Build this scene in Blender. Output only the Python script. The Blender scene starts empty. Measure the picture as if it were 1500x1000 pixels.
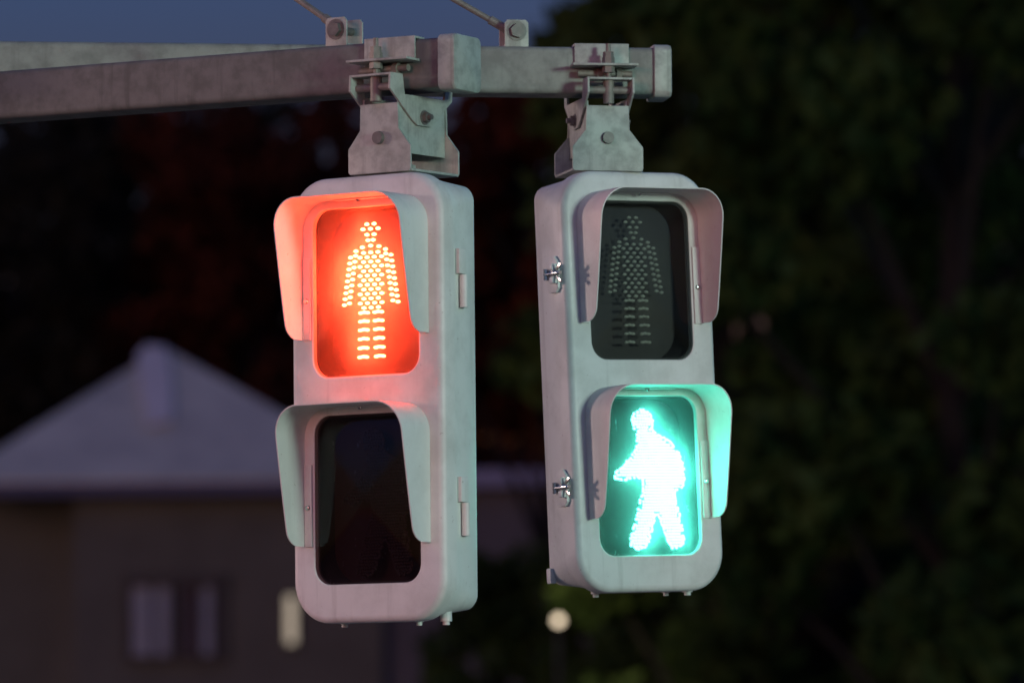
import bpy, bmesh, math, random
from mathutils import Vector, Matrix, Euler
R = math.radians
random.seed(7)
scene = bpy.context.scene
COL = scene.collection

# ------------------------------------------------------------------ camera
CAM_Z = 2.2
PITCH, ROLL = R(4.13), R(0.4)
FPX = 200.0 / 36.0 * 1500.0
cam_d = bpy.data.cameras.new("camera")
cam = bpy.data.objects.new("camera", cam_d)
COL.objects.link(cam)
cam_d.lens = 200.0
cam_d.sensor_width = 36.0
cam_d.clip_start = 0.1
cam_d.clip_end = 6000
cam_d.dof.use_dof = True
cam_d.dof.focus_distance = 9.93
cam_d.dof.aperture_fstop = 4.6
cam_d.dof.aperture_blades = 9
CAM_ROT = Matrix.Rotation(math.pi / 2 + PITCH, 3, 'X') @ Matrix.Rotation(-ROLL, 3, 'Z')
cam.matrix_world = Matrix.Translation((0, 0, CAM_Z)) @ CAM_ROT.to_4x4()
scene.camera = cam


def at(px, py, y):
    """the spot seen in direction (px, py) of the photograph, y metres away"""
    d = CAM_ROT @ Vector(((px - 750) / FPX, (500 - py) / FPX, -1.0))
    return Vector((0, 0, CAM_Z)) + d * (y / d.y)


# ------------------------------------------------------------------ materials
def mat(name):
    m = bpy.data.materials.new(name)
    m.use_nodes = True
    nt = m.node_tree
    nt.nodes.clear()
    out = nt.nodes.new("ShaderNodeOutputMaterial")
    return m, nt, out


def principled(name, col, rough=0.5, metal=0.0, var=0.0, vscale=8.0, col2=None, bump=0.0, bscale=80.0,
               stretch=(1, 1, 1), rvar=0.0, spec=0.5):
    m, nt, out = mat(name)
    p = nt.nodes.new("ShaderNodeBsdfPrincipled")
    p.inputs["Roughness"].default_value = rough
    p.inputs["Metallic"].default_value = metal
    p.inputs["Specular IOR Level"].default_value = spec
    p.inputs["Base Color"].default_value = (*col, 1)
    nt.links.new(p.outputs[0], out.inputs[0])
    if var or bump or rvar:
        tc = nt.nodes.new("ShaderNodeTexCoord")
        mp = nt.nodes.new("ShaderNodeMapping")
        mp.inputs["Scale"].default_value = stretch
        nt.links.new(tc.outputs["Object"], mp.inputs[0])
    if var:
        n = nt.nodes.new("ShaderNodeTexNoise")
        n.inputs["Scale"].default_value = vscale
        n.inputs["Detail"].default_value = 6
        n.inputs["Roughness"].default_value = 0.65
        nt.links.new(mp.outputs[0], n.inputs["Vector"])
        r = nt.nodes.new("ShaderNodeValToRGB")
        r.color_ramp.elements[0].position = 0.5 - 0.18
        r.color_ramp.elements[1].position = 0.5 + 0.18
        c2 = col2 if col2 else tuple(c * (1 - var) for c in col)
        r.color_ramp.elements[0].color = (*c2, 1)
        r.color_ramp.elements[1].color = (*col, 1)
        nt.links.new(n.outputs["Fac"], r.inputs[0])
        nt.links.new(r.outputs[0], p.inputs["Base Color"])
        if rvar:
            mr = nt.nodes.new("ShaderNodeMapRange")
            mr.inputs["To Min"].default_value = rough - rvar
            mr.inputs["To Max"].default_value = rough + rvar
            nt.links.new(n.outputs["Fac"], mr.inputs["Value"])
            nt.links.new(mr.outputs[0], p.inputs["Roughness"])
    if bump:
        n2 = nt.nodes.new("ShaderNodeTexNoise")
        n2.inputs["Scale"].default_value = bscale
        n2.inputs["Detail"].default_value = 3
        nt.links.new(mp.outputs[0], n2.inputs["Vector"])
        b = nt.nodes.new("ShaderNodeBump")
        b.inputs["Strength"].default_value = bump
        b.inputs["Distance"].default_value = 0.002
        nt.links.new(n2.outputs["Fac"], b.inputs["Height"])
        nt.links.new(b.outputs[0], p.inputs["Normal"])
    return m


def emission(name, col, strength):
    m, nt, out = mat(name)
    e = nt.nodes.new("ShaderNodeEmission")
    e.inputs[0].default_value = (*col, 1)
    e.inputs[1].default_value = strength
    nt.links.new(e.outputs[0], out.inputs[0])
    return m


def cover_glass(name, tint, scatter):
    m, nt, out = mat(name)
    tr = nt.nodes.new("ShaderNodeBsdfTransparent")
    tr.inputs[0].default_value = (*tint, 1)
    tl = nt.nodes.new("ShaderNodeBsdfTranslucent")
    tl.inputs[0].default_value = (0.9, 0.9, 0.9, 1)
    mx = nt.nodes.new("ShaderNodeMixShader")
    tc = nt.nodes.new("ShaderNodeTexCoord")
    mp = nt.nodes.new("ShaderNodeMapping")
    mp.inputs["Scale"].default_value = (1, 1, 0.35)
    nz = nt.nodes.new("ShaderNodeTexNoise")
    nz.inputs["Scale"].default_value = 70
    nz.inputs["Detail"].default_value = 7
    nz.inputs["Roughness"].default_value = 0.7
    mr = nt.nodes.new("ShaderNodeMapRange")
    mr.inputs["From Min"].default_value = 0.3
    mr.inputs["From Max"].default_value = 0.7
    mr.inputs["To Min"].default_value = scatter * 0.8
    mr.inputs["To Max"].default_value = scatter * 1.2
    nt.links.new(tc.outputs["Object"], mp.inputs[0])
    nt.links.new(mp.outputs[0], nz.inputs["Vector"])
    nt.links.new(nz.outputs["Fac"], mr.inputs["Value"])
    nt.links.new(mr.outputs[0], mx.inputs[0])
    nt.links.new(tr.outputs[0], mx.inputs[1])
    nt.links.new(tl.outputs[0], mx.inputs[2])
    gl = nt.nodes.new("ShaderNodeBsdfGlossy")
    gl.inputs["Roughness"].default_value = 0.06
    fr = nt.nodes.new("ShaderNodeFresnel")
    fr.inputs[0].default_value = 1.4
    mx2 = nt.nodes.new("ShaderNodeMixShader")
    nt.links.new(fr.outputs[0], mx2.inputs[0])
    nt.links.new(mx.outputs[0], mx2.inputs[1])
    nt.links.new(gl.outputs[0], mx2.inputs[2])
    nt.links.new(mx2.outputs[0], out.inputs[0])
    return m


M = {}
EXPO = 2.8
K = 2.0 ** -EXPO      # lamp outputs below are quoted for exposure 0
def weathered(name, base, grime, rust, rough, metal, vs, streak, amount, bump):
    """painted or zinc-coated metal: mottling, rain streaks, fine specks"""
    m, nt, out = mat(name)
    N, L = nt.nodes.new, nt.links.new
    p = N("ShaderNodeBsdfPrincipled")
    p.inputs["Metallic"].default_value = metal
    L(p.outputs[0], out.inputs[0])
    tc = N("ShaderNodeTexCoord")
    def noise(scale, detail, st):
        mp = N("ShaderNodeMapping")
        mp.inputs["Scale"].default_value = st
        L(tc.outputs["Object"], mp.inputs[0])
        n = N("ShaderNodeTexNoise")
        n.inputs["Scale"].default_value = scale
        n.inputs["Detail"].default_value = detail
        n.inputs["Roughness"].default_value = 0.62
        L(mp.outputs[0], n.inputs["Vector"])
        return n.outputs["Fac"]
    def ramp(src, a, b):
        r = N("ShaderNodeMapRange")
        r.interpolation_type = 'SMOOTHSTEP'
        r.inputs["From Min"].default_value = a
        r.inputs["From Max"].default_value = b
        L(src, r.inputs["Value"])
        return r.outputs[0]
    def mix(fac, c1, c2, k=1.0):
        x = N("ShaderNodeMix")
        x.data_type = 'RGBA'
        if k != 1.0:
            mm = N("ShaderNodeMath")
            mm.operation = 'MULTIPLY'
            mm.inputs[1].default_value = k
            L(fac, mm.inputs[0])
            fac = mm.outputs[0]
        L(fac, x.inputs[0])
        for q, c in ((6, c1), (7, c2)):
            if isinstance(c, tuple):
                x.inputs[q].default_value = (*c, 1)
            else:
                L(c, x.inputs[q])
        return x.outputs[2]
    blot = noise(vs, 6, (1, 1, 1))
    strk = noise(streak, 5, (1, 1, 0.07))
    spk = noise(vs * 14, 2, (1, 1, 1))
    c = mix(ramp(blot, 0.38, 0.66), base, grime, amount)
    c = mix(ramp(strk, 0.52, 0.72), c, grime, amount)
    c = mix(ramp(spk, 0.70, 0.76), c, rust, 0.55)
    L(c, p.inputs["Base Color"])
    rg = N("ShaderNodeMapRange")
    rg.inputs["To Min"].default_value = rough - 0.12
    rg.inputs["To Max"].default_value = rough + 0.14
    L(blot, rg.inputs["Value"])
    L(rg.outputs[0], p.inputs["Roughness"])
    b = N("ShaderNodeBump")
    b.inputs["Strength"].default_value = bump
    b.inputs["Distance"].default_value = 0.0015
    L(noise(vs * 9, 3, (1, 1, 1)), b.inputs["Height"])
    L(b.outputs[0], p.inputs["Normal"])
    return m


M["paint"] = weathered("signal_paint", (0.80, 0.80, 0.745), (0.58, 0.575, 0.52), (0.30, 0.22, 0.16), 0.45, 0.0, 9, 34, 0.65, 0.06)
M["hoodpaint"] = weathered("hood_paint", (0.79, 0.79, 0.735), (0.62, 0.61, 0.56), (0.34, 0.27, 0.2), 0.5, 0.0, 11, 30, 0.5, 0.04)
M["galv"] = weathered("galvanised_steel", (0.48, 0.51, 0.45), (0.27, 0.285, 0.25), (0.20, 0.12, 0.07), 0.55, 0.15, 30, 60, 0.7, 0.15)
M["galvbeam"] = weathered("galvanised_beam", (0.31, 0.335, 0.29), (0.18, 0.195, 0.17), (0.18, 0.11, 0.07), 0.6, 0.1, 22, 40, 0.7, 0.12)
M["galvshade"] = weathered("shaded_galvanised_beam", (0.19, 0.19, 0.175), (0.11, 0.112, 0.10), (0.14, 0.085, 0.05), 0.65, 0.1, 22, 40, 0.7, 0.12)  # darker copy of the beam zinc, shade on the diagonal arm painted in
M["bolt"] = principled("weathered_bolt", (0.24, 0.22, 0.20), 0.5, metal=0.5, var=0.4, vscale=60)
M["chrome"] = principled("bright_screw", (0.62, 0.62, 0.6), 0.22, metal=1.0)
M["stud"] = principled("zinc_stud", (0.30, 0.28, 0.24), 0.6, metal=0.3, var=0.3, vscale=80)
M["rubber"] = principled("black_gasket", (0.02, 0.02, 0.02), 0.6)
M["case"] = principled("lamp_case", (0.03, 0.028, 0.028), 0.6, spec=0.2)
M["board"] = principled("led_board", (0.06, 0.055, 0.05), 0.6, var=0.1, vscale=40, spec=0.3)
M["boardgreen"] = principled("led_board_dark", (0.030, 0.013, 0.011), 0.6, var=0.1, vscale=40, spec=0.2)
M["ledoff"] = principled("led_dome_off", (0.46, 0.47, 0.38), 0.35)
M["ledgoff"] = principled("led_dome_off_dark", (0.030, 0.015, 0.013), 0.6)
M["ledred"] = emission("led_red", (1.0, 0.050, 0.016), 110 * K)
M["ledgreen"] = emission("led_green", (0.10, 1.0, 0.75), 14 * K)
M["glass"] = cover_glass("lens_glass", (0.93, 0.93, 0.92), 0.21)
M["glassg"] = cover_glass("lens_glass_walk", (0.88, 0.89, 0.89), 0.22)
M["wall"] = principled("render_wall", (0.15, 0.145, 0.11), 0.9, var=0.25, vscale=1.2)
M["roofm"] = principled("roof_sheet", (0.80, 0.77, 0.56), 0.6, var=0.3, vscale=1.1, col2=(0.58, 0.56, 0.42))
M["flash"] = principled("roof_flashing", (0.92, 0.84, 0.70), 0.5, var=0.1, vscale=1.5)
M["fascia"] = principled("fascia_board", (0.11, 0.11, 0.17), 0.7)
M["wframe"] = principled("window_frame", (0.025, 0.024, 0.026), 0.5)
M["curtain"] = principled("curtain_cloth", (0.46, 0.48, 0.50), 0.9, var=0.2, vscale=3)
M["curtainb"] = principled("curtain_cloth_brown", (0.17, 0.13, 0.13), 0.9, var=0.2, vscale=3)
M["room"] = principled("dark_room", (0.02, 0.02, 0.02), 0.9)
M["lamplit"] = emission("lit_glass", (1.0, 0.82, 0.64), 0.45 * K)
M["globelit"] = emission("lit_globe", (1.0, 0.80, 0.56), 2.3 * K)
M["bark"] = principled("bark", (0.016, 0.014, 0.011), 0.9, var=0.4, vscale=6)
M["ground"] = principled("ground_soil", (0.07, 0.075, 0.05), 0.95, var=0.4, vscale=0.4)
M["road"] = principled("asphalt", (0.05, 0.05, 0.052), 0.9, var=0.25, vscale=3)
M["pole"] = principled("pole_steel", (0.4, 0.41, 0.4), 0.55, metal=0.3, var=0.2, vscale=6)
M["pgreen"] = emission("green_lens_lit", (0.1, 1.0, 0.75), 6 * K)
M["pred"] = emission("added_red_lens", (1.0, 0.1, 0.05), 6 * K)
M["poff"] = principled("dark_lens", (0.03, 0.02, 0.02), 0.2)
M["sodium"] = emission("street_lamp_lit", (1.0, 0.62, 0.4), 8 * K)


def leaf_mat(name, dark, light, scale):
    m, nt, out = mat(name)
    tc = nt.nodes.new("ShaderNodeTexCoord")
    n = nt.nodes.new("ShaderNodeTexNoise")
    n.inputs["Scale"].default_value = scale
    n.inputs["Detail"].default_value = 4
    nt.links.new(tc.outputs["Object"], n.inputs["Vector"])
    r = nt.nodes.new("ShaderNodeValToRGB")
    r.color_ramp.elements[0].position = 0.38
    r.color_ramp.elements[1].position = 0.62
    r.color_ramp.elements[0].color = (*dark, 1)
    r.color_ramp.elements[1].color = (*light, 1)
    nt.links.new(n.outputs["Fac"], r.inputs[0])
    d = nt.nodes.new("ShaderNodeBsdfDiffuse")
    t = nt.nodes.new("ShaderNodeBsdfTranslucent")
    nt.links.new(r.outputs[0], d.inputs[0])
    nt.links.new(r.outputs[0], t.inputs[0])
    mx = nt.nodes.new("ShaderNodeMixShader")
    mx.inputs[0].default_value = 0.25
    nt.links.new(d.outputs[0], mx.inputs[1])
    nt.links.new(t.outputs[0], mx.inputs[2])
    nt.links.new(mx.outputs[0], out.inputs[0])
    return m


M["leafgreen"] = leaf_mat("leaves_green", (0.034, 0.062, 0.018), (0.09, 0.14, 0.04), 0.8)
M["leafolive"] = leaf_mat("leaves_olive", (0.024, 0.046, 0.014), (0.07, 0.115, 0.035), 0.7)
M["leafglow"] = leaf_mat("leaves_red_glow", (0.035, 0.012, 0.008), (0.15, 0.040, 0.02), 0.6)  # red glow around the lit lens painted into the leaf colour
M["leafdark"] = leaf_mat("leaves_dark", (0.02, 0.02, 0.014), (0.05, 0.045, 0.028), 0.6)


# ------------------------------------------------------------------ object helpers
def link(o, parent=None):
    COL.objects.link(o)
    if parent is not None:
        o.parent = parent
    return o


def obj(name, bm, m, parent=None, sharp=32, label=None, kind=None):
    bmesh.ops.recalc_face_normals(bm, faces=bm.faces[:]) if getattr(bm, "_x", True) else None
    ang = R(sharp)
    for f in bm.faces:
        f.smooth = True
    for e in bm.edges:
        if len(e.link_faces) == 2:
            e.smooth = e.calc_face_angle(0) < ang
        else:
            e.smooth = False
    me = bpy.data.meshes.new(name)
    bm.to_mesh(me)
    bm.free()
    for mm in (m if isinstance(m, (list, tuple)) else [m]):
        me.materials.append(mm)
    o = bpy.data.objects.new(name, me)
    link(o, parent)
    if label:
        o["label"] = label
    if kind:
        o["kind"] = kind
    return o


def thing(name, label, cat, loc=(0, 0, 0), rot=None, group=None):
    o = bpy.data.objects.new(name, None)
    o.empty_display_size = 0.2
    COL.objects.link(o)
    o.location = loc
    if rot is not None:
        o.rotation_euler = rot
    tag(o, label, cat, group)
    return o


def tag(o, label, cat, group=None):
    o["label"] = label
    o["category"] = cat
    if group:
        o["group"] = group
    return o


def structure(o):
    o["kind"] = "structure"
    return o


# ------------------------------------------------------------------ shape helpers
def rr(w, h, r, n=8, cx=0.0, cz=0.0):
    r = max(min(r, w / 2 - 1e-4, h / 2 - 1e-4), 1e-4)
    pts = []
    for (sx, sz, a0) in ((1, 1, 0), (-1, 1, 90), (-1, -1, 180), (1, -1, 270)):
        for k in range(n + 1):
            a = R(a0 + 90 * k / n)
            pts.append((cx + sx * (w / 2 - r) + r * math.cos(a), cz + sz * (h / 2 - r) + r * math.sin(a)))
    return pts


def ring(bm, pts, y):
    return [bm.verts.new((x, y, z)) for x, z in pts]


def bridge(bm, a, b, closed=True):
    n = len(a)
    for i in range(n if closed else n - 1):
        j = (i + 1) % n
        bm.faces.new((a[i], a[j], b[j], b[i]))


def loft_y(bm, loops, cap0=True, cap1=True):
    rs = [ring(bm, p, y) for p, y in loops]
    for a, b in zip(rs, rs[1:]):
        bridge(bm, a, b)
    if cap0:
        bm.faces.new(rs[0])
    if cap1:
        bm.faces.new(rs[-1])
    return rs


def box(bm, x0, x1, y0, y1, z0, z1, bev=0.0):
    vs = [bm.verts.new((x, y, z)) for x in (x0, x1) for y in (y0, y1) for z in (z0, z1)]
    fs = [(0, 1, 3, 2), (4, 6, 7, 5), (0, 4, 5, 1), (2, 3, 7, 6), (0, 2, 6, 4), (1, 5, 7, 3)]
    faces = [bm.faces.new([vs[i] for i in f]) for f in fs]
    if bev:
        es = list({e for f in faces for e in f.edges})
        bmesh.ops.bevel(bm, geom=es, offset=bev, segments=2, affect='EDGES', profile=0.6)


def prism(bm, poly, axis, a0, a1, bev=0.0):
    """extrude a 2D outline between a0 and a1 along axis ('x': poly is (y,z); 'y': (x,z); 'z': (x,y))"""
    def v(p, a):
        return {'x': (a, p[0], p[1]), 'y': (p[0], a, p[1]), 'z': (p[0], p[1], a)}[axis]
    A = [bm.verts.new(v(p, a0)) for p in poly]
    B = [bm.verts.new(v(p, a1)) for p in poly]
    faces = [bm.faces.new(A), bm.faces.new(list(reversed(B)))]
    n = len(A)
    for i in range(n):
        faces.append(bm.faces.new((A[i], B[i], B[(i + 1) % n], A[(i + 1) % n])))
    if bev:
        es = list({e for f in faces[:2] for e in f.edges})
        bmesh.ops.bevel(bm, geom=es, offset=bev, segments=2, affect='EDGES', profile=0.6)


def tube(bm, p0, p1, r0, r1=None, n=12, caps=True):
    p0, p1 = Vector(p0), Vector(p1)
    r1 = r0 if r1 is None else r1
    d = (p1 - p0).normalized()
    u = d.orthogonal().normalized()
    w = d.cross(u)
    A, B = [], []
    for k in range(n):
        a = 2 * math.pi * k / n
        o = u * math.cos(a) + w * math.sin(a)
        A.append(bm.verts.new(p0 + o * r0))
        B.append(bm.verts.new(p1 + o * r1))
    for k in range(n):
        bm.faces.new((A[k], A[(k + 1) % n], B[(k + 1) % n], B[k]))
    if caps:
        bm.faces.new(list(reversed(A)))
        bm.faces.new(B)


def pipe(bm, pts, r, n=8):
    for a, b in zip(pts, pts[1:]):
        tube(bm, a, b, r, n=n)


def dome(bm, c, normal, r, h, n=12):
    """a low button head on a surface"""
    c, d = Vector(c), Vector(normal).normalized()
    u = d.orthogonal().normalized()
    w = d.cross(u)
    prev = None
    for (rr_, hh) in ((1, 0), (1, 0.35), (0.8, 0.8), (0.4, 1.0)):
        cur = [bm.verts.new(c + d * (h * hh) + (u * math.cos(2 * math.pi * k / n) + w * math.sin(2 * math.pi * k / n)) * r * rr_)
               for k in range(n)]
        if prev:
            bridge(bm, prev, cur)
        prev = cur
    bm.faces.new(prev)


def hexbolt(bm, c, normal, r, h):
    c, d = Vector(c), Vector(normal).normalized()
    tube(bm, c, c + d * h, r, r * 0.96, n=6)
    tube(bm, c, c + d * h * 0.15, r * 1.35, n=16)


# ------------------------------------------------------------------ pedestrian signal
SW, SH, SR = 0.322, 0.764, 0.072          # door width, height, corner radius
LW, LH, LR = 0.222, 0.288, 0.032          # lens opening
ZC = SH / 2
Z_UP, Z_LO = 0.5655, 0.2105               # lens centres
HOOD_W = 0.268

# positions of the diodes of the standing figure: (x, z) inside the lens, metres
def standing_figure():
    raw = [(-20, 200), (20, 200), (-42, 226), (0, 226), (42, 226), (-20, 256), (20, 256), (-14, 286), (14, 286),
           (-82, 340), (-46, 322), (0, 316), (46, 322), (82, 340)]
    k = 0
    y = 352.0
    while y < 650:                                    # trunk: staggered rows
        raw += [(x, y) for x in ((-60, -20, 20, 60) if k % 2 else (-40, 0, 40))]
        y += 24.5
        k += 1
    for k in range(9):                                # arms: two diodes a row, hanging slightly outwards
        y = 372 + k * 31.5
        o = 98 + k * 4.6
        for s in (-1, 1):
            raw += [(s * (o - 14), y - 8), (s * (o + 14), y)]
    raw = [p for p in raw if not (abs(p[0]) > 75 and p[1] > 640)]
    for y in (672, 718, 764, 812, 860, 908):           # legs: pairs of short rows
        w = 4 + (y - 672) * 0.03
        for s in (-1, 1):
            raw += [(s * (16 + w), y), (s * (34 + w), y - 3), (s * (54 + w), y)]
    return [(x / 2615.0, (560 - y) / 3111.0) for x, y in raw]


RED_PTS = standing_figure()

WALK_POLY = [(300, 262), (304, 300), (290, 345), (266, 400), (208, 456), (156, 500), (178, 520), (250, 520),
             (322, 504), (322, 570), (282, 720), (232, 862), (242, 896), (322, 896), (352, 800), (388, 682),
             (424, 790), (452, 890), (478, 902), (538, 876), (520, 760), (488, 585), (510, 584), (542, 566),
             (551, 470), (525, 372), (480, 320), (400, 272), (384, 248)]


def inside(p, poly):
    x, y = p
    c = False
    for (x0, y0), (x1, y1) in zip(poly, poly[1:] + poly[:1]):
        if (y0 > y) != (y1 > y) and x < (x1 - x0) * (y - y0) / (y1 - y0) + x0:
            c = not c
    return c


def chaikin(p, n):
    for _ in range(n):
        q = []
        for (x0, y0), (x1, y1) in zip(p, p[1:] + p[:1]):
            q += [(0.75 * x0 + 0.25 * x1, 0.75 * y0 + 0.25 * y1), (0.25 * x0 + 0.75 * x1, 0.25 * y0 + 0.75 * y1)]
        p = q
    return p


def along(p, step):
    out, acc = [], 0.0
    for (x0, y0), (x1, y1) in zip(p, p[1:] + p[:1]):
        l = math.hypot(x1 - x0, y1 - y0)
        while acc < l:
            out.append((x0 + (x1 - x0) * acc / l, y0 + (y1 - y0) * acc / l))
            acc += step
        acc -= l
    return out


# diodes follow the outline of the walking figure and fill it in rows
BODY = chaikin(WALK_POLY, 2)
HEAD = [(331 + 56 * math.cos(R(10 * k)), 206 + 60 * math.sin(R(10 * k))) for k in range(36)]
_edge = [p for p in along(BODY, 12.0) if not inside(p, HEAD)] + [p for p in along(HEAD, 12.0) if not inside(p, BODY)]
_raw = [(x + random.uniform(-5, 5), y + random.uniform(-5, 5)) for x, y in _edge if random.random() > 0.12]
_y, _r = 140.0, 0
while _y < 905:
    _x = 140.0 + (_r % 2) * 8.0
    while _x < 560:
        if (inside((_x, _y), BODY) or inside((_x, _y), HEAD)) and min((_x - a) ** 2 + (_y - b) ** 2 for a, b in _edge) > 58:
            _raw.append((_x, _y))
        _x += random.uniform(11.5, 16.0)
    _y += 16.2
    _r += 1
WALK_PTS = [((x - 362) / 2528.0 + 0.015, (935 - y) / 3000.0 - LH / 2) for x, y in _raw]


def led_bm(pts, zc, y, r, sx=1.0):
    bm = bmesh.new()
    for (x, z) in pts:
        bmesh.ops.create_icosphere(bm, subdivisions=1, radius=r, matrix=Matrix.Translation((x, y, zc + z)) @ Matrix.Diagonal((sx, 1, 1, 1)))
    return bm


def door_bm():
    bm = bmesh.new()
    f = 0.013
    loops = [(rr(SW - 0.02, SH - 0.02, SR - 0.01, 10, 0, ZC), 0.036), (rr(SW, SH, SR, 10, 0, ZC), 0.036)]
    for k in range(7):
        t = R(90 * k / 6)
        i = f * (1 - math.cos(t))
        loops.append((rr(SW - 2 * i, SH - 2 * i, SR - i, 10, 0, ZC), f * (1 - math.sin(t))))
    rs = loft_y(bm, loops, False, False)
    outer = rs[-1]
    holes = []
    for zc in (Z_UP, Z_LO):
        a = ring(bm, rr(LW + 0.006, LH + 0.006, LR + 0.003, 8, 0, zc), 0.0)
        b = ring(bm, rr(LW + 0.002, LH + 0.002, LR + 0.001, 8, 0, zc), 0.0012)
        c = ring(bm, rr(LW, LH, LR, 8, 0, zc), 0.004)
        d = ring(bm, rr(LW, LH, LR, 8, 0, zc), 0.013)
        bridge(bm, a, b)
        bridge(bm, b, c)
        bridge(bm, c, d)
        holes.append(a)
    edges = []
    for lp in [outer] + holes:
        for i in range(len(lp)):
            e = bm.edges.get((lp[i], lp[(i + 1) % len(lp)]))
            if e is None:
                e = bm.edges.new((lp[i], lp[(i + 1) % len(lp)]))
            edges.append(e)
    bmesh.ops.triangle_fill(bm, use_beauty=True, use_dissolve=False, edges=edges)
    return bm


def housing_bm():
    bm = bmesh.new()
    w0, h0 = SW - 0.008, SH - 0.022
    L = [(rr(w0, h0 + 0.012, 0.066, 8, 0, ZC), 0.030), (rr(w0 - 0.001, h0 + 0.008, 0.060, 8, 0, ZC), 0.046),
         (rr(w0 - 0.004, h0 - 0.002, 0.048, 8, 0, ZC), 0.064),
         (rr(w0 - 0.014, h0 - 0.016, 0.026, 8, 0, ZC), 0.110),
         (rr(w0 - 0.020, h0 - 0.022, 0.024, 8, 0, ZC), 0.116), (rr(w0 - 0.034, h0 - 0.036, 0.02, 8, 0, ZC), 0.119)]
    loft_y(bm, L, False, True)
    box(bm, -w0 / 2 - 0.001, -w0 / 2 + 0.012, 0.098, 0.112, 0.022, 0.050, 0.003)
    return bm


def hood_bm(zc):
    bm = bmesh.new()
    ztop = zc + LH / 2 + 0.0165
    zb = zc - LH / 2 + 0.066
    r = 0.052
    w = HOOD_W / 2
    path = []
    rc = 0.024
    zs = [zb + rc * (1 - math.cos(R(90 * k / 7))) for k in range(8)]
    zs += [zb + rc + (ztop - r - zb - rc) * k / 6 for k in range(1, 6)]
    for z in zs:
        path.append((-1, z))
    left = [(-w, z, (-1, 0)) for z in zs]
    arc1 = [(-w + r + r * math.cos(R(180 - 90 * k / 9)), ztop - r + r * math.sin(R(180 - 90 * k / 9)),
             (math.cos(R(180 - 90 * k / 9)), math.sin(R(180 - 90 * k / 9)))) for k in range(10)]
    top = [(-w + r + (2 * w - 2 * r) * k / 4, ztop, (0, 1)) for k in range(1, 4)]
    half = left + arc1 + top
    pts = half + [(-x, z, (-n[0], n[1])) for x, z, n in reversed(left + arc1)]

    def depth(z):
        t = min(1, max(0, (z - zb) / (ztop - zb)))
        d = 0.046 + (0.088 - 0.046) * t ** 0.9
        q = z - zb
        if q < rc:
            d = d - rc + math.sqrt(max(0, rc * rc - (rc - q) ** 2))
        return d
    th = 0.0022
    rows = []
    for off in (0, th):
        g = []
        for (x, z, n) in pts:
            d = depth(z)
            xx, zz = x - n[0] * off, z - n[1] * off
            g.append([bm.verts.new((xx, -0.0006 - d * s, zz)) for s in (0, 0.25, 0.5, 0.75, 1.0)])
        rows.append(g)
    O, I = rows
    n = len(pts)
    for i in range(n - 1):
        for k in range(4):
            bm.faces.new((O[i][k], O[i + 1][k], O[i + 1][k + 1], O[i][k + 1]))
            bm.faces.new((I[i][k], I[i][k + 1], I[i + 1][k + 1], I[i + 1][k]))
        bm.faces.new((O[i][4], O[i + 1][4], I[i + 1][4], I[i][4]))
        bm.faces.new((O[i][0], I[i][0], I[i + 1][0], O[i + 1][0]))
    for i in (0, n - 1):
        for k in range(4):
            bm.faces.new((O[i][k], O[i][k + 1], I[i][k + 1], I[i][k]))
    return bm, ztop, zb


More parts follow.
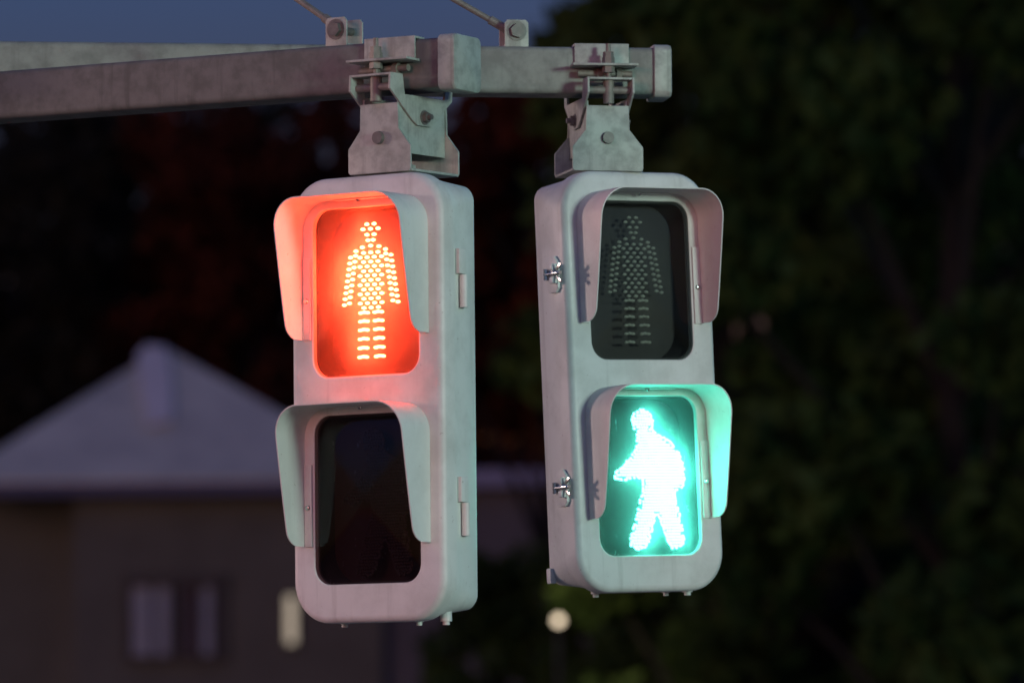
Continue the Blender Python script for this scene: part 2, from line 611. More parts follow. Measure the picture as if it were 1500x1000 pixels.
def make_signal(label, loc, yaw, tilt, group, red_on, green_on):
    rot = (Matrix.Rotation(tilt, 3, 'Y') @ Matrix.Rotation(yaw, 3, 'Z')).to_euler()
    t = thing("pedestrian_signal", label, "pedestrian signal", loc, rot, group)
    obj("housing", housing_bm(), M["paint"], t, 40)
    obj("door", door_bm(), M["paint"], t, 28)
    for up, zc in ((True, Z_UP), (False, Z_LO)):
        on = red_on if up else green_on
        bm = bmesh.new()
        dl = []
        for k in range(13):
            q = math.cos(R(90 * k / 12)) if k < 12 else 0.03
            dl.append((rr((LW + 0.006) * q, (LH + 0.006) * q, LR * q, 8, 0, zc), 0.0020 - 0.0085 * (1 - q * q)))
        loft_y(bm, dl, False, True)
        if up:
            lab = "lit red standing figure lens" if on else "dark lens with unlit standing figure"
        else:
            lab = "lit green walking figure lens" if on else "dark lens with unlit walking figure"
        lens = obj("lens", bm, M["glass"] if up else M["glassg"], t, 20, lab)
        bm = bmesh.new()
        a = ring(bm, rr(LW + 0.002, LH + 0.002, LR, 8, 0, zc), 0.0125)
        b = ring(bm, rr(LW - 0.006, LH - 0.006, LR - 0.003, 8, 0, zc), 0.0125)
        c = ring(bm, rr(LW - 0.006, LH - 0.006, LR - 0.003, 8, 0, zc), 0.0095)
        d = ring(bm, rr(LW + 0.002, LH + 0.002, LR, 8, 0, zc), 0.0095)
        bridge(bm, a, b); bridge(bm, b, c); bridge(bm, c, d)
        obj("gasket", bm, M["rubber"], lens)
        bm = bmesh.new()
        loft_y(bm, [(rr(LW + 0.012, LH + 0.012, LR + 0.004, 8, 0, zc), 0.013), (rr(LW + 0.004, LH + 0.004, 0.05, 8, 0, zc), 0.026),
                    (rr(LW - 0.004, LH - 0.002, 0.06, 8, 0, zc), BOARD_Y + 0.004)], False, True)
        obj("lamp_case", bm, M["case"], lens)
        bm = bmesh.new()
        loft_y(bm, [(rr(LW - 0.010, LH - 0.006, 0.058, 8, 0, zc), BOARD_Y), (rr(LW - 0.010, LH - 0.006, 0.058, 8, 0, zc), BOARD_Y + 0.002)])
        obj("led_board", bm, M["board"] if up else M["boardgreen"], lens)
        if up:
            obj("led_figure", led_bm(RED_PTS, zc, LED_Y, 0.0031, 1.7), M["ledred"] if on else M["ledoff"], lens)
        else:
            obj("led_figure", led_bm(WALK_PTS, zc, LED_Y, 0.0031), M["ledgreen"] if on else M["ledgoff"], lens)
        bm, ztop, zb = hood_bm(zc)
        h = obj("hood", bm, M["hoodpaint"], t, 40)
        w = HOOD_W / 2 - 0.0022
        for s in (-1, 1):
            bm = bmesh.new()
            x0, x1 = sorted((s * (w - 0.0006), s * (w - 0.0165)))
            box(bm, x0, x1, -0.0036, -0.0010, zb - 0.001, zb + 0.140, 0.0009)
            obj("mounting_tab", bm, M["hoodpaint"], h)
            bm = bmesh.new()
            dome(bm, (s * (w - 0.0085), -0.0036, zb + 0.066), (0, -1, 0), 0.0050, 0.0042)
            obj("screw", bm, M["chrome"], h)
        bm = bmesh.new()
        box(bm, -0.052, 0.060, -0.020, -0.0010, ztop - 0.0044, ztop - 0.0024, 0.0006)
        obj("mounting_tab", bm, M["hoodpaint"], h)
        bm = bmesh.new()
        dome(bm, (-0.004, -0.013, ztop - 0.0044), (0, 0, -1), 0.0045, 0.004)
        obj("screw", bm, M["chrome"], h)
    # latches with wing nuts on one side, hinges on the other
    xs = SW / 2
    for z in (0.578, 0.192):
        bm = bmesh.new()
        prism(bm, [(0.020, z - 0.026), (0.028, z - 0.034), (0.050, z - 0.034), (0.056, z - 0.026), (0.056, z + 0.022),
                   (0.048, z + 0.032), (0.030, z + 0.032), (0.020, z + 0.020)], 'x', -xs + 0.004, -xs - 0.006, 0.0015)
        box(bm, -xs - 0.016, -xs - 0.004, 0.022, 0.034, z + 0.006, z + 0.018, 0.002)
        box(bm, -xs - 0.016, -xs - 0.004, 0.022, 0.034, z - 0.018, z - 0.006, 0.002)
        la = obj("latch", bm, M["paint"], t)
        bm = bmesh.new()
        tube(bm, (-xs - 0.010, 0.056, z), (-xs - 0.010, 0.004, z), 0.0032, n=10)
        tube(bm, (-xs - 0.010, 0.022, z), (-xs - 0.010, 0.010, z), 0.0068, 0.005, n=12)
        for s in (-1, 1):
            prism(bm, [(0.020, z + s * 0.003), (0.004, z + s * 0.010), (0.001, z + s * 0.016), (0.006, z + s * 0.018),
                       (0.016, z + s * 0.010), (0.022, z + s * 0.007)], 'x', -xs - 0.0115, -xs - 0.0085, 0.0006)
        tube(bm, (-xs - 0.010, 0.052, z - 0.010), (-xs - 0.010, 0.052, z + 0.010), 0.0042, n=10)
        obj("wing_nut", bm, M["chrome"], la)
    for z in (0.560, 0.172):
        bm = bmesh.new()
        box(bm, xs - 0.006, xs + 0.0045, 0.046, 0.068, z + 0.029, z + 0.072, 0.002)
        tube(bm, (xs + 0.002, 0.062, z - 0.028), (xs + 0.002, 0.062, z + 0.0275), 0.0072, n=16)
        box(bm, xs - 0.006, xs + 0.003, 0.060, 0.074, z - 0.028, z + 0.0275, 0.0015)
        obj("hinge", bm, M["paint"], t)
    for x, y, r in ((0.066, 0.058, 0.008), (0.118, 0.064, 0.010), (-0.09, 0.055, 0.009)):
        bm = bmesh.new()
        tube(bm, (x, y, 0.018), (x, y, 0.000), r, n=12)
        tube(bm, (x, y, 0.000), (x, y, -0.006), r * 0.62, n=12)
        obj("drain_plug", bm, M["paint"], t)
    return t


BOARD_Y, LED_Y = 0.050, 0.017
Y_L, Y_R = 9.69, 10.30
base_l = at(539, 911, Y_L)
base_r = at(958, 866, Y_R)
make_signal("white two-lens pedestrian signal with lit red standing figure, hanging under the diagonal arm",
            base_l, R(-35), R(-0.2), "pedestrian signals hanging from the arms", True, False)
make_signal("white two-lens pedestrian signal with lit green walking figure, hanging under the straight arm",
            base_r, R(33), R(-2.0), "pedestrian signals hanging from the arms", False, True)


# ------------------------------------------------------------------ mounting brackets (z = 0 on top of the signal)
BEAM_Z = 0.187      # centre of the arm above the signal's top
BS = 0.086          # arm section


def make_bracket(label, loc, yaw, byaw, group):
    t = thing("mounting_bracket", label, "bracket", loc, (0, 0, yaw), group)
    hw, hd, th = 0.066, 0.072, 0.0042
    # lower channel: base plate and two cheeks
    bm = bmesh.new()
    box(bm, -hw, hw, -hd + th, hd - th, 0.0, th, 0.0008)
    prof = [(-hw + 0.003, 0), (-hw, 0.004), (-hw, 0.044), (-0.040, 0.074), (-0.040, 0.119), (0.040, 0.119), (0.040, 0.074),
            (hw, 0.044), (hw, 0.004), (hw - 0.003, 0)]
    for y0 in (-hd, hd - th):
        prism(bm, prof, 'y', y0, y0 + th, 0.0009)
    lo = obj("lower_channel", bm, M["galv"], t, 30)
    for y, s in ((-hd, -1), (hd, 1)):
        bm = bmesh.new()
        tube(bm, (0, y, 0.060), (0, y + s * 0.007, 0.060), 0.0115, 0.0105, n=18)
        obj("bolt", bm, M["bolt"], lo)
    bm = bmesh.new()
    tube(bm, (0, -0.01, -0.045), (0, -0.01, 0.0), 0.034, n=24)
    tube(bm, (0, -0.01, 0.0045), (0, -0.01, 0.018), 0.026, n=6)
    obj("stem", bm, M["galv"], lo)
    # swivel box between the cheeks
    bm = bmesh.new()
    for s in (-1, 1):
        x0, x1 = sorted((s * 0.0385, s * 0.0345))
        box(bm, x0, x1, -hd + th + 0.0006, hd - th - 0.0006, 0.034, 0.128, 0.0008)
    box(bm, -0.034, 0.034, -0.05, 0.05, 0.101, 0.105, 0.0008)
    obj("swivel_box", bm, M["galv"], t, 30)
    # upper saddle: two forked cheeks joined by a lip in front of the arm
    bm = bmesh.new()
    cheek = [(-0.020, 0.083), (0.020, 0.083), (0.034, 0.094), (0.082, 0.132), (0.084, 0.160), (0.064, 0.160), (0.060, 0.1325),
             (-0.058, 0.1325), (-0.062, 0.168), (-0.098, 0.168), (-0.100, 0.140), (-0.038, 0.094)]
    for s in (-1, 1):
        x0, x1 = sorted((s * 0.0440, s * 0.0400))
        prism(bm, cheek, 'x', x0, x1, 0.0009)
    box(bm, -0.0398, 0.0398, -0.098, -0.064, 0.1640, 0.1680, 0.0008)
    up = obj("saddle", bm, M["galv"], t, 30)
    for s in (-1, 1):
        bm = bmesh.new()
        hexbolt(bm, (s * 0.044, 0, 0.098), (s, 0, 0), 0.0095, 0.009)
        tube(bm, (s * 0.044, 0, 0.098), (s * 0.060, 0, 0.098), 0.0048, n=10)
        obj("bolt", bm, M["bolt"], up)
    bm = bmesh.new()
    tube(bm, (-0.039, -0.080, 0.146), (0.039, -0.080, 0.146), 0.007, n=14)
    tube(bm, (0, -0.080, 0.122), (0, -0.080, 0.164), 0.010, n=14)
    obj("cross_pin", bm, M["stud"], up)
    # clamp angle hooked over the arm, turned to lie along it
    rel = byaw - yaw
    c = Matrix.Rotation(rel, 4, 'Z')
    yb = -BS / 2 - 0.001
    bm = bmesh.new()
    top = BEAM_Z + BS / 2 + 0.0012
    box(bm, -0.050, 0.050, yb - 0.0042, yb, 0.190, top + 0.004, 0.0008)
    box(bm, -0.050, 0.050, yb + 0.0002, yb + 0.030, top, top + 0.004, 0.0008)
    box(bm, -0.060, 0.060, yb - 0.050, yb - 0.0044, 0.190, 0.1942, 0.0008)
    bmesh.ops.transform(bm, matrix=c, verts=bm.verts[:])
    cl = obj("clamp_angle", bm, M["galv"], t, 30)
    bm = bmesh.new()
    tube(bm, (0, -0.080, 0.150), (0, -0.080, 0.231), 0.0045, n=12)
    tube(bm, (0, -0.080, 0.1945), (0, -0.080, 0.206), 0.0115, n=6)
    tube(bm, (0, -0.080, 0.206), (0, -0.080, 0.216), 0.0098, n=6)
    tube(bm, (0, -0.080, 0.178), (0, -0.080, 0.1895), 0.0115, n=6)
    obj("stud_bolt", bm, M["stud"], cl)
    bm = bmesh.new()
    tube(bm, (-0.052, -0.0545, 0.179), (0.050, -0.0545, 0.179), 0.0062, n=12)
    tube(bm, (-0.016, -0.0545, 0.179), (-0.006, -0.0545, 0.179), 0.0105, n=6)
    tube(bm, (0.020, -0.0545, 0.179), (0.030, -0.0545, 0.179), 0.0105, n=6)
    obj("clamp_rod", bm, M["stud"], cl)
    return t


YB_L, YB_R = 9.745, 10.355
br_l = at(592, 258, YB_L)
br_r = at(877, 256, YB_R)
BY_L, BY_R = R(-29), R(8)
make_bracket("galvanised swivel bracket bolted on top of the signal showing red, clamped to the diagonal arm", br_l, R(-35),
             BY_L, "swivel brackets above the signals")
make_bracket("galvanised swivel bracket bolted on top of the signal showing green, clamped to the straight arm", br_r, R(13), BY_R,
             "swivel brackets above the signals")


# ------------------------------------------------------------------ arms
def tube_section(w, h, r, n=4):
    return rr(w, h, r, n)


def make_arm(label, loc, yaw, x_left, x_right, lugx, lugyaw, rod, capw, group):
    """square tube along local x; z = 0 at its centre"""
    t = thing("overhead_crossbar", label, "signal arm", loc, (0, 0, yaw), group)
    bm = bmesh.new()
    sec = rr(BS, BS, 0.010, 4)
    A = [bm.verts.new((x_left, y, z)) for y, z in sec]
    B = [bm.verts.new((x_right - 0.004, y, z)) for y, z in sec]
    bridge(bm, A, B)
    bm.faces.new(A); bm.faces.new(B)
    obj("beam", bm, M["galvshade"] if yaw < 0 else M["galvbeam"], t, 30)
    bm = bmesh.new()
    c0, c1 = x_right - 0.033, x_right
    loops = []
    for x, g, r in ((c0, 0.0045, 0.012), (c0 + 0.001, 0.0055, 0.013), (c1 - 0.005, 0.0055, 0.013), (c1 - 0.0015, 0.004, 0.012), (c1, 0.0, 0.010)):
        loops.append([bm.verts.new((x, y, z)) for y, z in rr(BS + 2 * g, BS + 2 * g, r, 4)])
    for a, b in zip(loops, loops[1:]):
        bridge(bm, a, b)
    bm.faces.new(loops[0]); bm.faces.new(loops[-1])
    obj("end_cap", bm, M["galv"], t, 24)
    # clevis lug on top carrying the stay rod
    zt = BS / 2 + 0.0004
    bm = bmesh.new()
    cy, sy = math.cos(lugyaw), math.sin(lugyaw)
    for s in (-1, 1):
        y0, y1 = sorted((s * 0.026, s * 0.022))
        prism(bm, [(-0.022, zt), (0.022, zt), (0.022, zt + 0.044), (0.017, zt + 0.050), (-0.017, zt + 0.050), (-0.022, zt + 0.044)],
              'y', y0, y1, 0.0008)
    box(bm, -0.022, 0.022, -0.0218, 0.0218, zt, zt + 0.004, 0.0006)
    bmesh.ops.transform(bm, matrix=Matrix.Translation((lugx, 0, 0)) @ Matrix.Rotation(lugyaw, 4, 'Z'), verts=bm.verts[:])
    lug = obj("lug", bm, M["galv"], t, 30)
    bm = bmesh.new()
    hexbolt(bm, (0, -0.026, zt + 0.029), (0, -1, 0), 0.0135, 0.009)
    hexbolt(bm, (0, 0.026, zt + 0.029), (0, 1, 0), 0.0135, 0.009)
    tube(bm, (0, -0.03, zt + 0.029), (0, 0.045, zt + 0.029), 0.007, n=10)
    bmesh.ops.transform(bm, matrix=Matrix.Translation((lugx, 0, 0)) @ Matrix.Rotation(lugyaw, 4, 'Z'), verts=bm.verts[:])
    obj("bolt", bm, M["bolt"], lug)
    bm = bmesh.new()
    p0 = Vector((lugx - 0.004, 0, zt + 0.030))
    tube(bm, p0, p0 + Vector(rod) * 0.05, 0.0085, n=10)
    tube(bm, p0 + Vector(rod) * 0.03, p0 + Vector(rod) * 1.75, 0.0058, n=10)
    obj("stay_rod", bm, M["stud"], t)
    return t


arm_l = br_l + Vector((0, 0, BEAM_Z))
arm_r = br_r + Vector((0, 0, BEAM_Z))
make_arm("galvanised square arm running diagonally away, carrying the red signal", arm_l, BY_L, -1.02, 0.128, -0.118, R(-4),
         (-0.78, 0.10, 0.50), 0, "square steel arms")
make_arm("galvanised square arm running across behind, carrying the green signal", arm_r, BY_R, -1.36, 0.130, -0.155, R(4),
         (-0.80, 0.05, 0.46), 0, "square steel arms")

# the pole both arms reach back to, standing just outside the picture
px_, py_ = -1.16, 10.22
t = thing("signal_pole", "galvanised steel pole left of the picture that carries both arms", "pole", (px_, py_, 0))
bm = bmesh.new()
tube(bm, (0, 0, 0.02), (0, 0, 4.6), 0.075, 0.065, n=24)
tube(bm, (0, 0, 4.6), (0, 0, 4.63), 0.07, 0.03, n=24)
obj("shaft", bm, M["pole"], t)
bm = bmesh.new()
box(bm, -0.17, 0.17, -0.17, 0.17, 0.0, 0.02, 0.003)
obj("base_plate", bm, M["pole"], t)

# ------------------------------------------------------------------ ground
bm = bmesh.new()
S = 3000
vs = [bm.verts.new(p) for p in ((-S, -400, 0), (S, -400, 0), (S, S, 0), (-S, S, 0))]
bm.faces.new(vs)
structure(obj("ground", bm, M["ground"]))
bm = bmesh.new()
vs = [bm.verts.new(p) for p in ((-60, -6, 0.004), (60, -6, 0.004), (60, 8, 0.004), (-60, 8, 0.004))]
bm.faces.new(vs)
structure(obj("road", bm, M["road"]))
bm = bmesh.new()
box(bm, -60, 60, 8.0, 11.5, -0.1, 0.12, 0.01)
structure(obj("pavement", bm, principled("pavement_slab", (0.28, 0.27, 0.26), 0.9, var=0.2, vscale=2)))

# ------------------------------------------------------------------ house
HY = 95.0
def hx(px): return at(px, 800, HY).x
def hz(py): return at(400, py, HY).z

house = thing("house", "dark rendered house with pale pyramid roof behind the signal showing red", "house", (hx(255), HY, 0))
def hb(px): return hx(px) - hx(255)
Z_E, Z_A = hz(702), hz(487)
x0, x1 = hb(-72), hb(585)
xw0, xw1 = hb(108), hb(560)
bm = bmesh.new()
box(bm, xw0, xw1, 0, 6.6, 0, Z_E - 0.12)
box(bm, hb(-50), xw0 - 0.003, 1.3, 6.3, 0, Z_E - 0.124)
obj("wall", bm, M["wall"], house)
# pyramid roof
bm = bmesh.new()
ap = bm.verts.new((hb(224), 3.3, Z_A))
c = [bm.verts.new(p) for p in ((x0, -0.5, Z_E), (x1, -0.5, Z_E), (x1, 7.1, Z_E), (x0, 7.1, Z_E))]
d = [bm.verts.new(p) for p in ((x0, -0.5, Z_E - 0.06), (x1, -0.5, Z_E - 0.06), (x1, 7.1, Z_E - 0.06), (x0, 7.1, Z_E - 0.06))]
for i in range(4):
    bm.faces.new((c[i], c[(i + 1) % 4], ap))
    bm.faces.new((d[i], d[(i + 1) % 4], c[(i + 1) % 4], c[i]))
bm.faces.new(d)
roof = obj("roof", bm, M["roofm"], house)
# bright metal flashing over the crest of the front slope
bm = bmesh.new()
def on_roof(px, py, up):
    z = hz(py)
    k = (z - Z_E) / (Z_A - Z_E)
    return (hb(px), -0.5 + 3.8 * k - up, z + up * 0.4)
q = [on_roof(p, y, 0.10) for p, y in ((184, 505), (196, 487), (226, 490), (240, 540), (248, 612), (212, 622), (198, 570))]
q2 = [(x, y + 0.16, z - 0.06) for x, y, z in q]
A = [bm.verts.new(p) for p in q]
B = [bm.verts.new(p) for p in q2]
bm.faces.new(A); bm.faces.new(list(reversed(B)))
bridge(bm, A, B)
obj("flashing", bm, M["flash"], roof)
bm = bmesh.new()
box(bm, x0, x1, -0.53, -0.505, Z_E - 0.26, Z_E - 0.065)
obj("fascia", bm, M["fascia"], house)
# window
wx0, wx1, wz0, wz1 = hb(182), hb(332), hz(966), hz(838)
bm = bmesh.new()
f = 0.09
box(bm, wx0, wx1, -0.14, -0.003, wz1 - 0.20, wz1)
box(bm, wx0, wx1, -0.14, -0.003, wz0, wz0 + f)
for a in (wx0, (wx0 + wx1) / 2 - 0.06, wx1 - 0.17):
    box(bm, a, a + (0.17 if a > 0.3 else 0.12), -0.10, -0.004, wz0 + f + 0.002, wz1 - 0.202)
win = obj("window", bm, M["wframe"], house)
mid = (wx0 + wx1) / 2
bm = bmesh.new()
box(bm, wx0 + 0.121, wx1 - 0.171, -0.020, -0.0045, wz0 + f + 0.001, wz1 - 0.201)
obj("pane", bm, M["room"], win)
for (a, b, mm) in ((wx0 + 0.14, wx0 + 0.44, "curtain"), (wx0 + 0.52, mid - 0.10, "curtain"), (mid + 0.14, mid + 0.34, "curtainb"), (mid + 0.44, wx1 - 0.24, "curtain")):
    bm = bmesh.new()
    n = 12
    P = []
    for k in range(n + 1):
        x = a + (b - a) * k / n
        y = -0.045 + 0.012 * math.sin(k * 2.1)
        P.append((bm.verts.new((x, y, wz0 + f + 0.005)), bm.verts.new((x, y, wz1 - 0.21))))
    for k in range(n):
        bm.faces.new((P[k][0], P[k + 1][0], P[k + 1][1], P[k][1]))
    obj("curtain", bm, M[mm], win, 60)
# narrow lit window beside it
bm = bmesh.new()
a, b, z0, z1 = hb(415), hb(437), hz(946), hz(868)
box(bm, a, b, -0.10, -0.003, z0, z0 + 0.05); box(bm, a, b, -0.10, -0.003, z1 - 0.05, z1)
box(bm, a, a + 0.04, -0.10, -0.003, z0 + 0.051, z1 - 0.051); box(bm, b - 0.04, b, -0.10, -0.003, z0 + 0.051, z1 - 0.051)
nw = obj("window", bm, M["wframe"], house, label="narrow lit window")
bm = bmesh.new()
box(bm, a + 0.041, b - 0.041, -0.03, -0.004, z0 + 0.051, z1 - 0.051)
obj("pane", bm, M["lamplit"], nw)
# flat-roofed wing to the right
bm = bmesh.new()
box(bm, xw1 + 0.003, hb(860), 0.3, 6.0, 0, hz(715))
obj("wing_wall", bm, principled("wing_wall", (0.13, 0.125, 0.13), 0.9, var=0.2, vscale=1.0), house)
bm = bmesh.new()
box(bm, xw1 + 0.003, hb(870), -0.1, 6.4, hz(714), hz(690))
obj("wing_roof", bm, principled("wing_fascia", (0.30, 0.31, 0.42), 0.7), house)


# ------------------------------------------------------------------ trees
def leaf_mesh(name, clumps, n_leaf, size, m, seed):
    rnd = random.Random(seed)
    verts, faces = [], []
    tot = sum(c[1] ** 2 for c in clumps)
    for (cx, cy, cz), rad, sq in clumps:
        for _ in range(int(n_leaf * rad * rad / tot)):
            while True:
                p = Vector((rnd.uniform(-1, 1), rnd.uniform(-1, 1), rnd.uniform(-1, 1)))
                l = p.length
                if 0.05 < l <= 1 and rnd.random() < 0.25 + 0.75 * l * l:
                    break
            p = p * rad * rnd.uniform(0.85, 1.18)
            p.z *= sq
            o = Vector((cx, cy, cz)) + p
            s = size * rnd.uniform(0.6, 1.35)
            e = Euler((rnd.uniform(-1.2, 1.2), rnd.uniform(-1.2, 1.2), rnd.uniform(0, 6.28))).to_matrix()
            i = len(verts)
            for u, v in ((-1, 0), (-0.3, -0.5), (0.6, -0.42), (1.1, 0), (0.5, 0.45), (-0.35, 0.5)):
                verts.append(o + e @ Vector((u * s * 0.55, v * s * 0.55, 0.06 * s * (u * u))))
            faces.append(tuple(range(i, i + 6)))
    me = bpy.data.meshes.new(name)
    me.from_pydata(verts, [], faces)
    me.materials.append(m)
    return me


def tree(label, group, x, y, height, spread, crown_low, m, seed, n_clump=26, n_leaf=9000, size=0.22, name="tree", cat="tree"):
    rnd = random.Random(seed)
    t = thing(name, label, cat, (x, y, 0), None, group)
    clumps = []
    bm = bmesh.new()
    top = height * 0.86
    tr = max(0.05, height * 0.018)
    pts = [Vector((0, 0, 0))]
    for k in range(1, 7):
        pts.append(Vector((rnd.uniform(-.12, .12) * k * .4, rnd.uniform(-.12, .12) * k * .4, top * k / 6)))
    for k in range(6):
        tube(bm, pts[k], pts[k + 1], tr * (1 - k / 7), tr * (1 - (k + 1) / 7), n=10, caps=(k in (0, 5)))
    for k in range(n_clump):
        u = (k + rnd.random()) / n_clump
        z = crown_low + (height - crown_low) * u
        env = math.sin(math.pi * min(1, 0.12 + 0.88 * (1 - u) ** 0.85)) ** 0.6 if u > 0.3 else 0.75 + 0.8 * u
        env = min(1.0, max(0.22, env))
        a = k * 2.399 + rnd.uniform(-.4, .4)
        d = spread * env * math.sqrt(rnd.uniform(0.1, 1.0))
        c = Vector((d * math.cos(a), d * math.sin(a), z - 0.12 * d))
        clumps.append((tuple(c), spread * rnd.uniform(0.24, 0.42), rnd.uniform(0.6, 0.9)))
        base = pts[min(5, max(1, int(c.z / top * 6) - 1))]
        tube(bm, base, base.lerp(c, 0.6) + Vector((0, 0, 0.15)), tr * 0.34, tr * 0.18, n=6, caps=False)
        tube(bm, base.lerp(c, 0.6) + Vector((0, 0, 0.15)), c, tr * 0.18, tr * 0.06, n=6)
    obj("trunk", bm, M["bark"], t)
    me = leaf_mesh("crown", clumps, n_leaf, size, m, seed + 50)
    link(bpy.data.objects.new("crown", me), t)
    return t


def gx(px, y): return at(px, 800, y).x
def gz(py, y): return at(750, py, y).z

G1 = "tall trees beyond the right-hand signal"
G2 = "dark trees rising behind the house"
tree("broad green tree directly behind the signal showing green", G1, gx(1075, 52), 52, 10.6, 2.05, 1.2, M["leafgreen"], 11, 34, 13000)
tree("broad olive-green tree filling the upper right corner of the view", G1, gx(1420, 46), 46, 11.5, 2.4, 0.9, M["leafolive"], 12, 34, 13000)
tree("dark tree deeper in the gap between the green and olive trees", G1, gx(1240, 66), 66, 13.5, 3.0, 1.0, M["leafdark"], 13, 34, 13000)
tree("tree with red glow put into its leaf colour, seen in the gap between the two signals", G1, gx(812, 74), 74, gz(165, 74) + 0.2, 1.9, 6.7, M["leafglow"], 14, 26, 9000)
tree("dark broad tree closing the view behind the olive tree at the right", G1, gx(1450, 78), 78, 15, 3.4, 1.0, M["leafdark"], 17, 40, 14000, 0.26)
tree("tall olive tree farthest to the right, partly cut by the edge", G1, gx(1600, 60), 60, 13, 2.8, 0.8, M["leafolive"], 15, 30, 10000)
for (px, y, ph, sp, m, sd, lab) in (
        (30, 128, 150, 5.2, "leafdark", 21, "dark tree behind the left slope of the pyramid roof"),
        (150, 142, 160, 5.4, "leafdark", 26, "dark tree in the second row, between the pole side and the roof's peak"),
        (270, 132, 140, 5.0, "leafdark", 22, "dark tree rising straight behind the roof's peak"),
        (425, 126, 150, 4.3, "leafglow", 23, "tree with painted red glow behind the signal showing red"),
        (640, 130, 235, 3.2, "leafglow", 24, "lower tree with painted red glow just right of the signal showing red")):
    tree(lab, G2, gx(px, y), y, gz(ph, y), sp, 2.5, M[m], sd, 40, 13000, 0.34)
# shrubs in front of the house, bottom right
for i, (px, y, ph, sp, m, lab) in enumerate((
        (730, 62, 808, 0.85, "leafolive", "low olive shrub below the gap between the signals"),
        (880, 60, 850, 0.85, "leafgreen", "rounded green shrub beneath the signal showing green"),
        (1010, 58, 800, 1.1, "leafgreen", "wide green shrub right of the garden lamp"),
        (1200, 57, 820, 1.2, "leafdark", "dark wide shrub below the middle of the tree line"),
        (1400, 56, 800, 1.2, "leafolive", "olive shrub in the lower right corner"))):
    tree(lab, "shrubs along the garden edge", gx(px, y), y, gz(ph, y), sp, 0.4, M[m], 40 + i, 44, 9000, 0.12, "shrub", "shrub")

# garden lamp whose globe shows as a soft disc
gy = 51.0
gp = at(818, 908, gy)
t = thing("garden_lamp", "garden lamp with a glowing white globe among the shrubs", "lamp", (gp.x, gy, 0))
bm = bmesh.new()
tube(bm, (0, 0, 0), (0, 0, gp.z - 0.06), 0.030, 0.022, n=12)
obj("post", bm, M["wframe"], t)
bm = bmesh.new()
bmesh.ops.create_uvsphere(bm, u_segments=16, v_segments=10, radius=0.042, matrix=Matrix.Translation((0, 0, gp.z)))
obj("globe", bm, M["globelit"], t)
ld = bpy.data.lights.new("lamp_light", 'POINT')
ld.energy = 25 * K
ld.color = (1.0, 0.80, 0.52)
ld.shadow_soft_size = 0.04
lo = bpy.data.objects.new("lamp_light", ld)
lo.location = (0, 0, gp.z + 0.12)
link(lo, t)

# ------------------------------------------------------------------ street lights and one added red light that reach the signals from outside the view
def vehicle_light(which, loc, yaw, energy, col):
    t = thing("vehicle_traffic_light", ("vehicle traffic light showing green, far to the right of the crossing" if which == "green" else "added unseen red light for the signal glow, left of the crossing"), "traffic light", (loc[0], loc[1], 0), (0, 0, yaw))
    z = loc[2]
    bm = bmesh.new()
    tube(bm, (0.0, 0.35, 0), (0.0, 0.35, z + 0.4), 0.09, 0.07, n=16)
    obj("pole", bm, M["pole"], t)
    bm = bmesh.new()
    loft_y(bm, [(rr(1.12, 0.36, 0.16, 8, 0, z), 0.0), (rr(1.12, 0.36, 0.16, 8, 0, z), 0.16)])
    tube(bm, (0, 0.16, z), (0, 0.35, z), 0.04, n=10)
    obj("housing", bm, M["paint"], t)
    for x, on in ((-0.36, which == "green"), (0, False), (0.36, which == "red")):
        bm = bmesh.new()
        tube(bm, (x, -0.004, z), (x, -0.02, z), 0.15, 0.14, n=24)
        ln = obj("lens", bm, (M["pgreen"] if which == "green" else M["pred"]) if on else M["poff"], t)
    ld = bpy.data.lights.new(which + "_light", 'POINT')
    ld.energy = energy * K
    ld.color = col
    ld.shadow_soft_size = 1.2
    lo = bpy.data.objects.new(which + "_light", ld)
    lo.location = (-0.36 if which == "green" else 0.36, -1.75, z)
    link(lo, t)


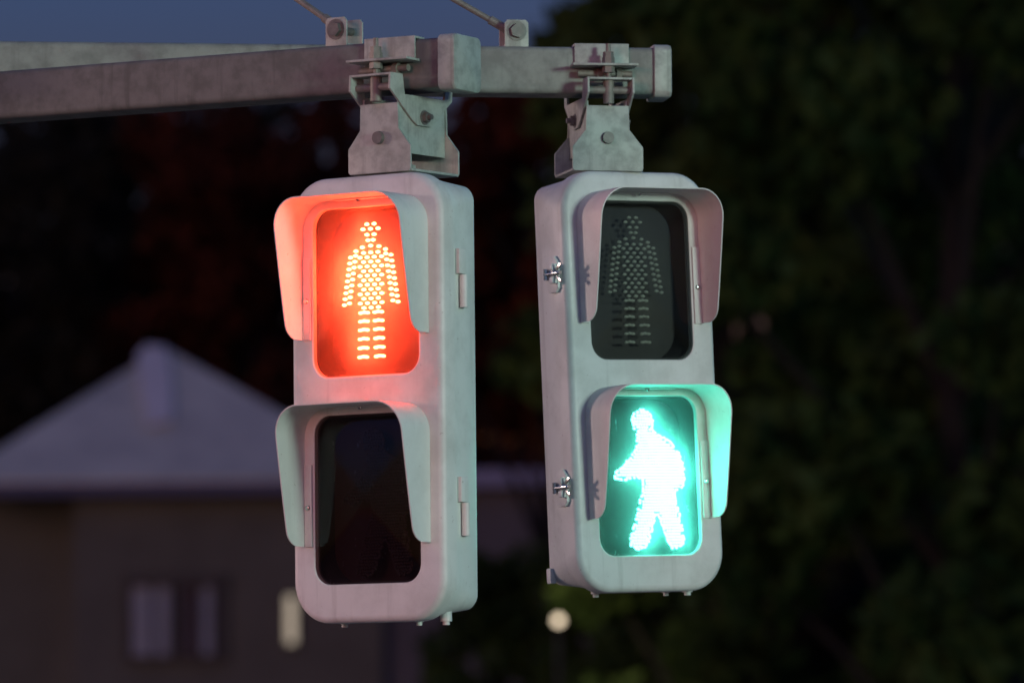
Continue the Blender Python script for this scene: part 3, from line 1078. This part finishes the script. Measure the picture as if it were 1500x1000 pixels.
def street_lamp(loc, yaw, energy, col):
    t = thing("street_lamp", "tall street lamp with a warm lit head, left of the crossing", "street lamp", (loc[0], loc[1], 0), (0, 0, yaw))
    z = loc[2]
    bm = bmesh.new()
    tube(bm, (0, 0, 0), (0, 0, z), 0.09, 0.05, n=16)
    pipe(bm, [(0, 0, z), (0.25, 0, z + 0.22), (0.9, 0, z + 0.3)], 0.04, 10)
    obj("pole", bm, M["pole"], t)
    bm = bmesh.new()
    box(bm, 0.8, 1.35, -0.14, 0.14, z + 0.26, z + 0.38, 0.03)
    hd = obj("lamp_head", bm, M["pole"], t)
    bm = bmesh.new()
    box(bm, 0.86, 1.30, -0.11, 0.11, z + 0.235, z + 0.257, 0.005)
    obj("lens", bm, M["sodium"], hd)
    ld = bpy.data.lights.new("warm_light", 'POINT')
    ld.energy = energy * K
    ld.color = col
    ld.shadow_soft_size = 0.8
    lo = bpy.data.objects.new("warm_light", ld)
    lo.location = (1.08, 0, z - 0.2)
    link(lo, t)


vehicle_light("green", (10.4, -0.9, 5.0), math.atan2(10.4, 10.8), 5200, (0.72, 1.0, 0.88))
vehicle_light("red", (-7.0, -3.0, 4.8), math.atan2(-7.0, 13.0), 1050, (1.0, 0.10, 0.16))  # added unseen lamp, stands in for the red lens glow on the left housing
street_lamp((-15.2, 13.0, 4.9), 0.0, 2500, (1.0, 0.72, 0.66))

# ------------------------------------------------------------------ sky and last daylight
w = bpy.data.worlds.new("World")
scene.world = w
w.use_nodes = True
nt = w.node_tree
bg = nt.nodes["Background"]
sky = nt.nodes.new("ShaderNodeTexSky")
sky.sky_type = 'NISHITA'
sky.sun_disc = False
sky.sun_elevation = R(-0.5)
sky.sun_rotation = R(205)
sky.ozone_density = 4.5
sky.dust_density = 1.0
nt.links.new(sky.outputs[0], bg.inputs[0])
bg.inputs[1].default_value = 0.09
sd = bpy.data.lights.new("sun", 'SUN')
sd.energy = 0.05
sd.angle = R(20)
sd.color = (1, 0.50, 0.33)
so = bpy.data.objects.new("sun", sd)
so.rotation_euler = (R(82), 0, R(-25))
link(so)

scene.view_settings.view_transform = 'Standard'
scene.view_settings.look = 'None'
scene.view_settings.exposure = EXPO
scene.view_settings.gamma = 1
scene.render.engine = 'CYCLES'
scene.cycles.use_denoising = True
scene.cycles.max_bounces = 8
scene.cycles.transparent_max_bounces = 16
scene.cycles.sample_clamp_indirect = 6
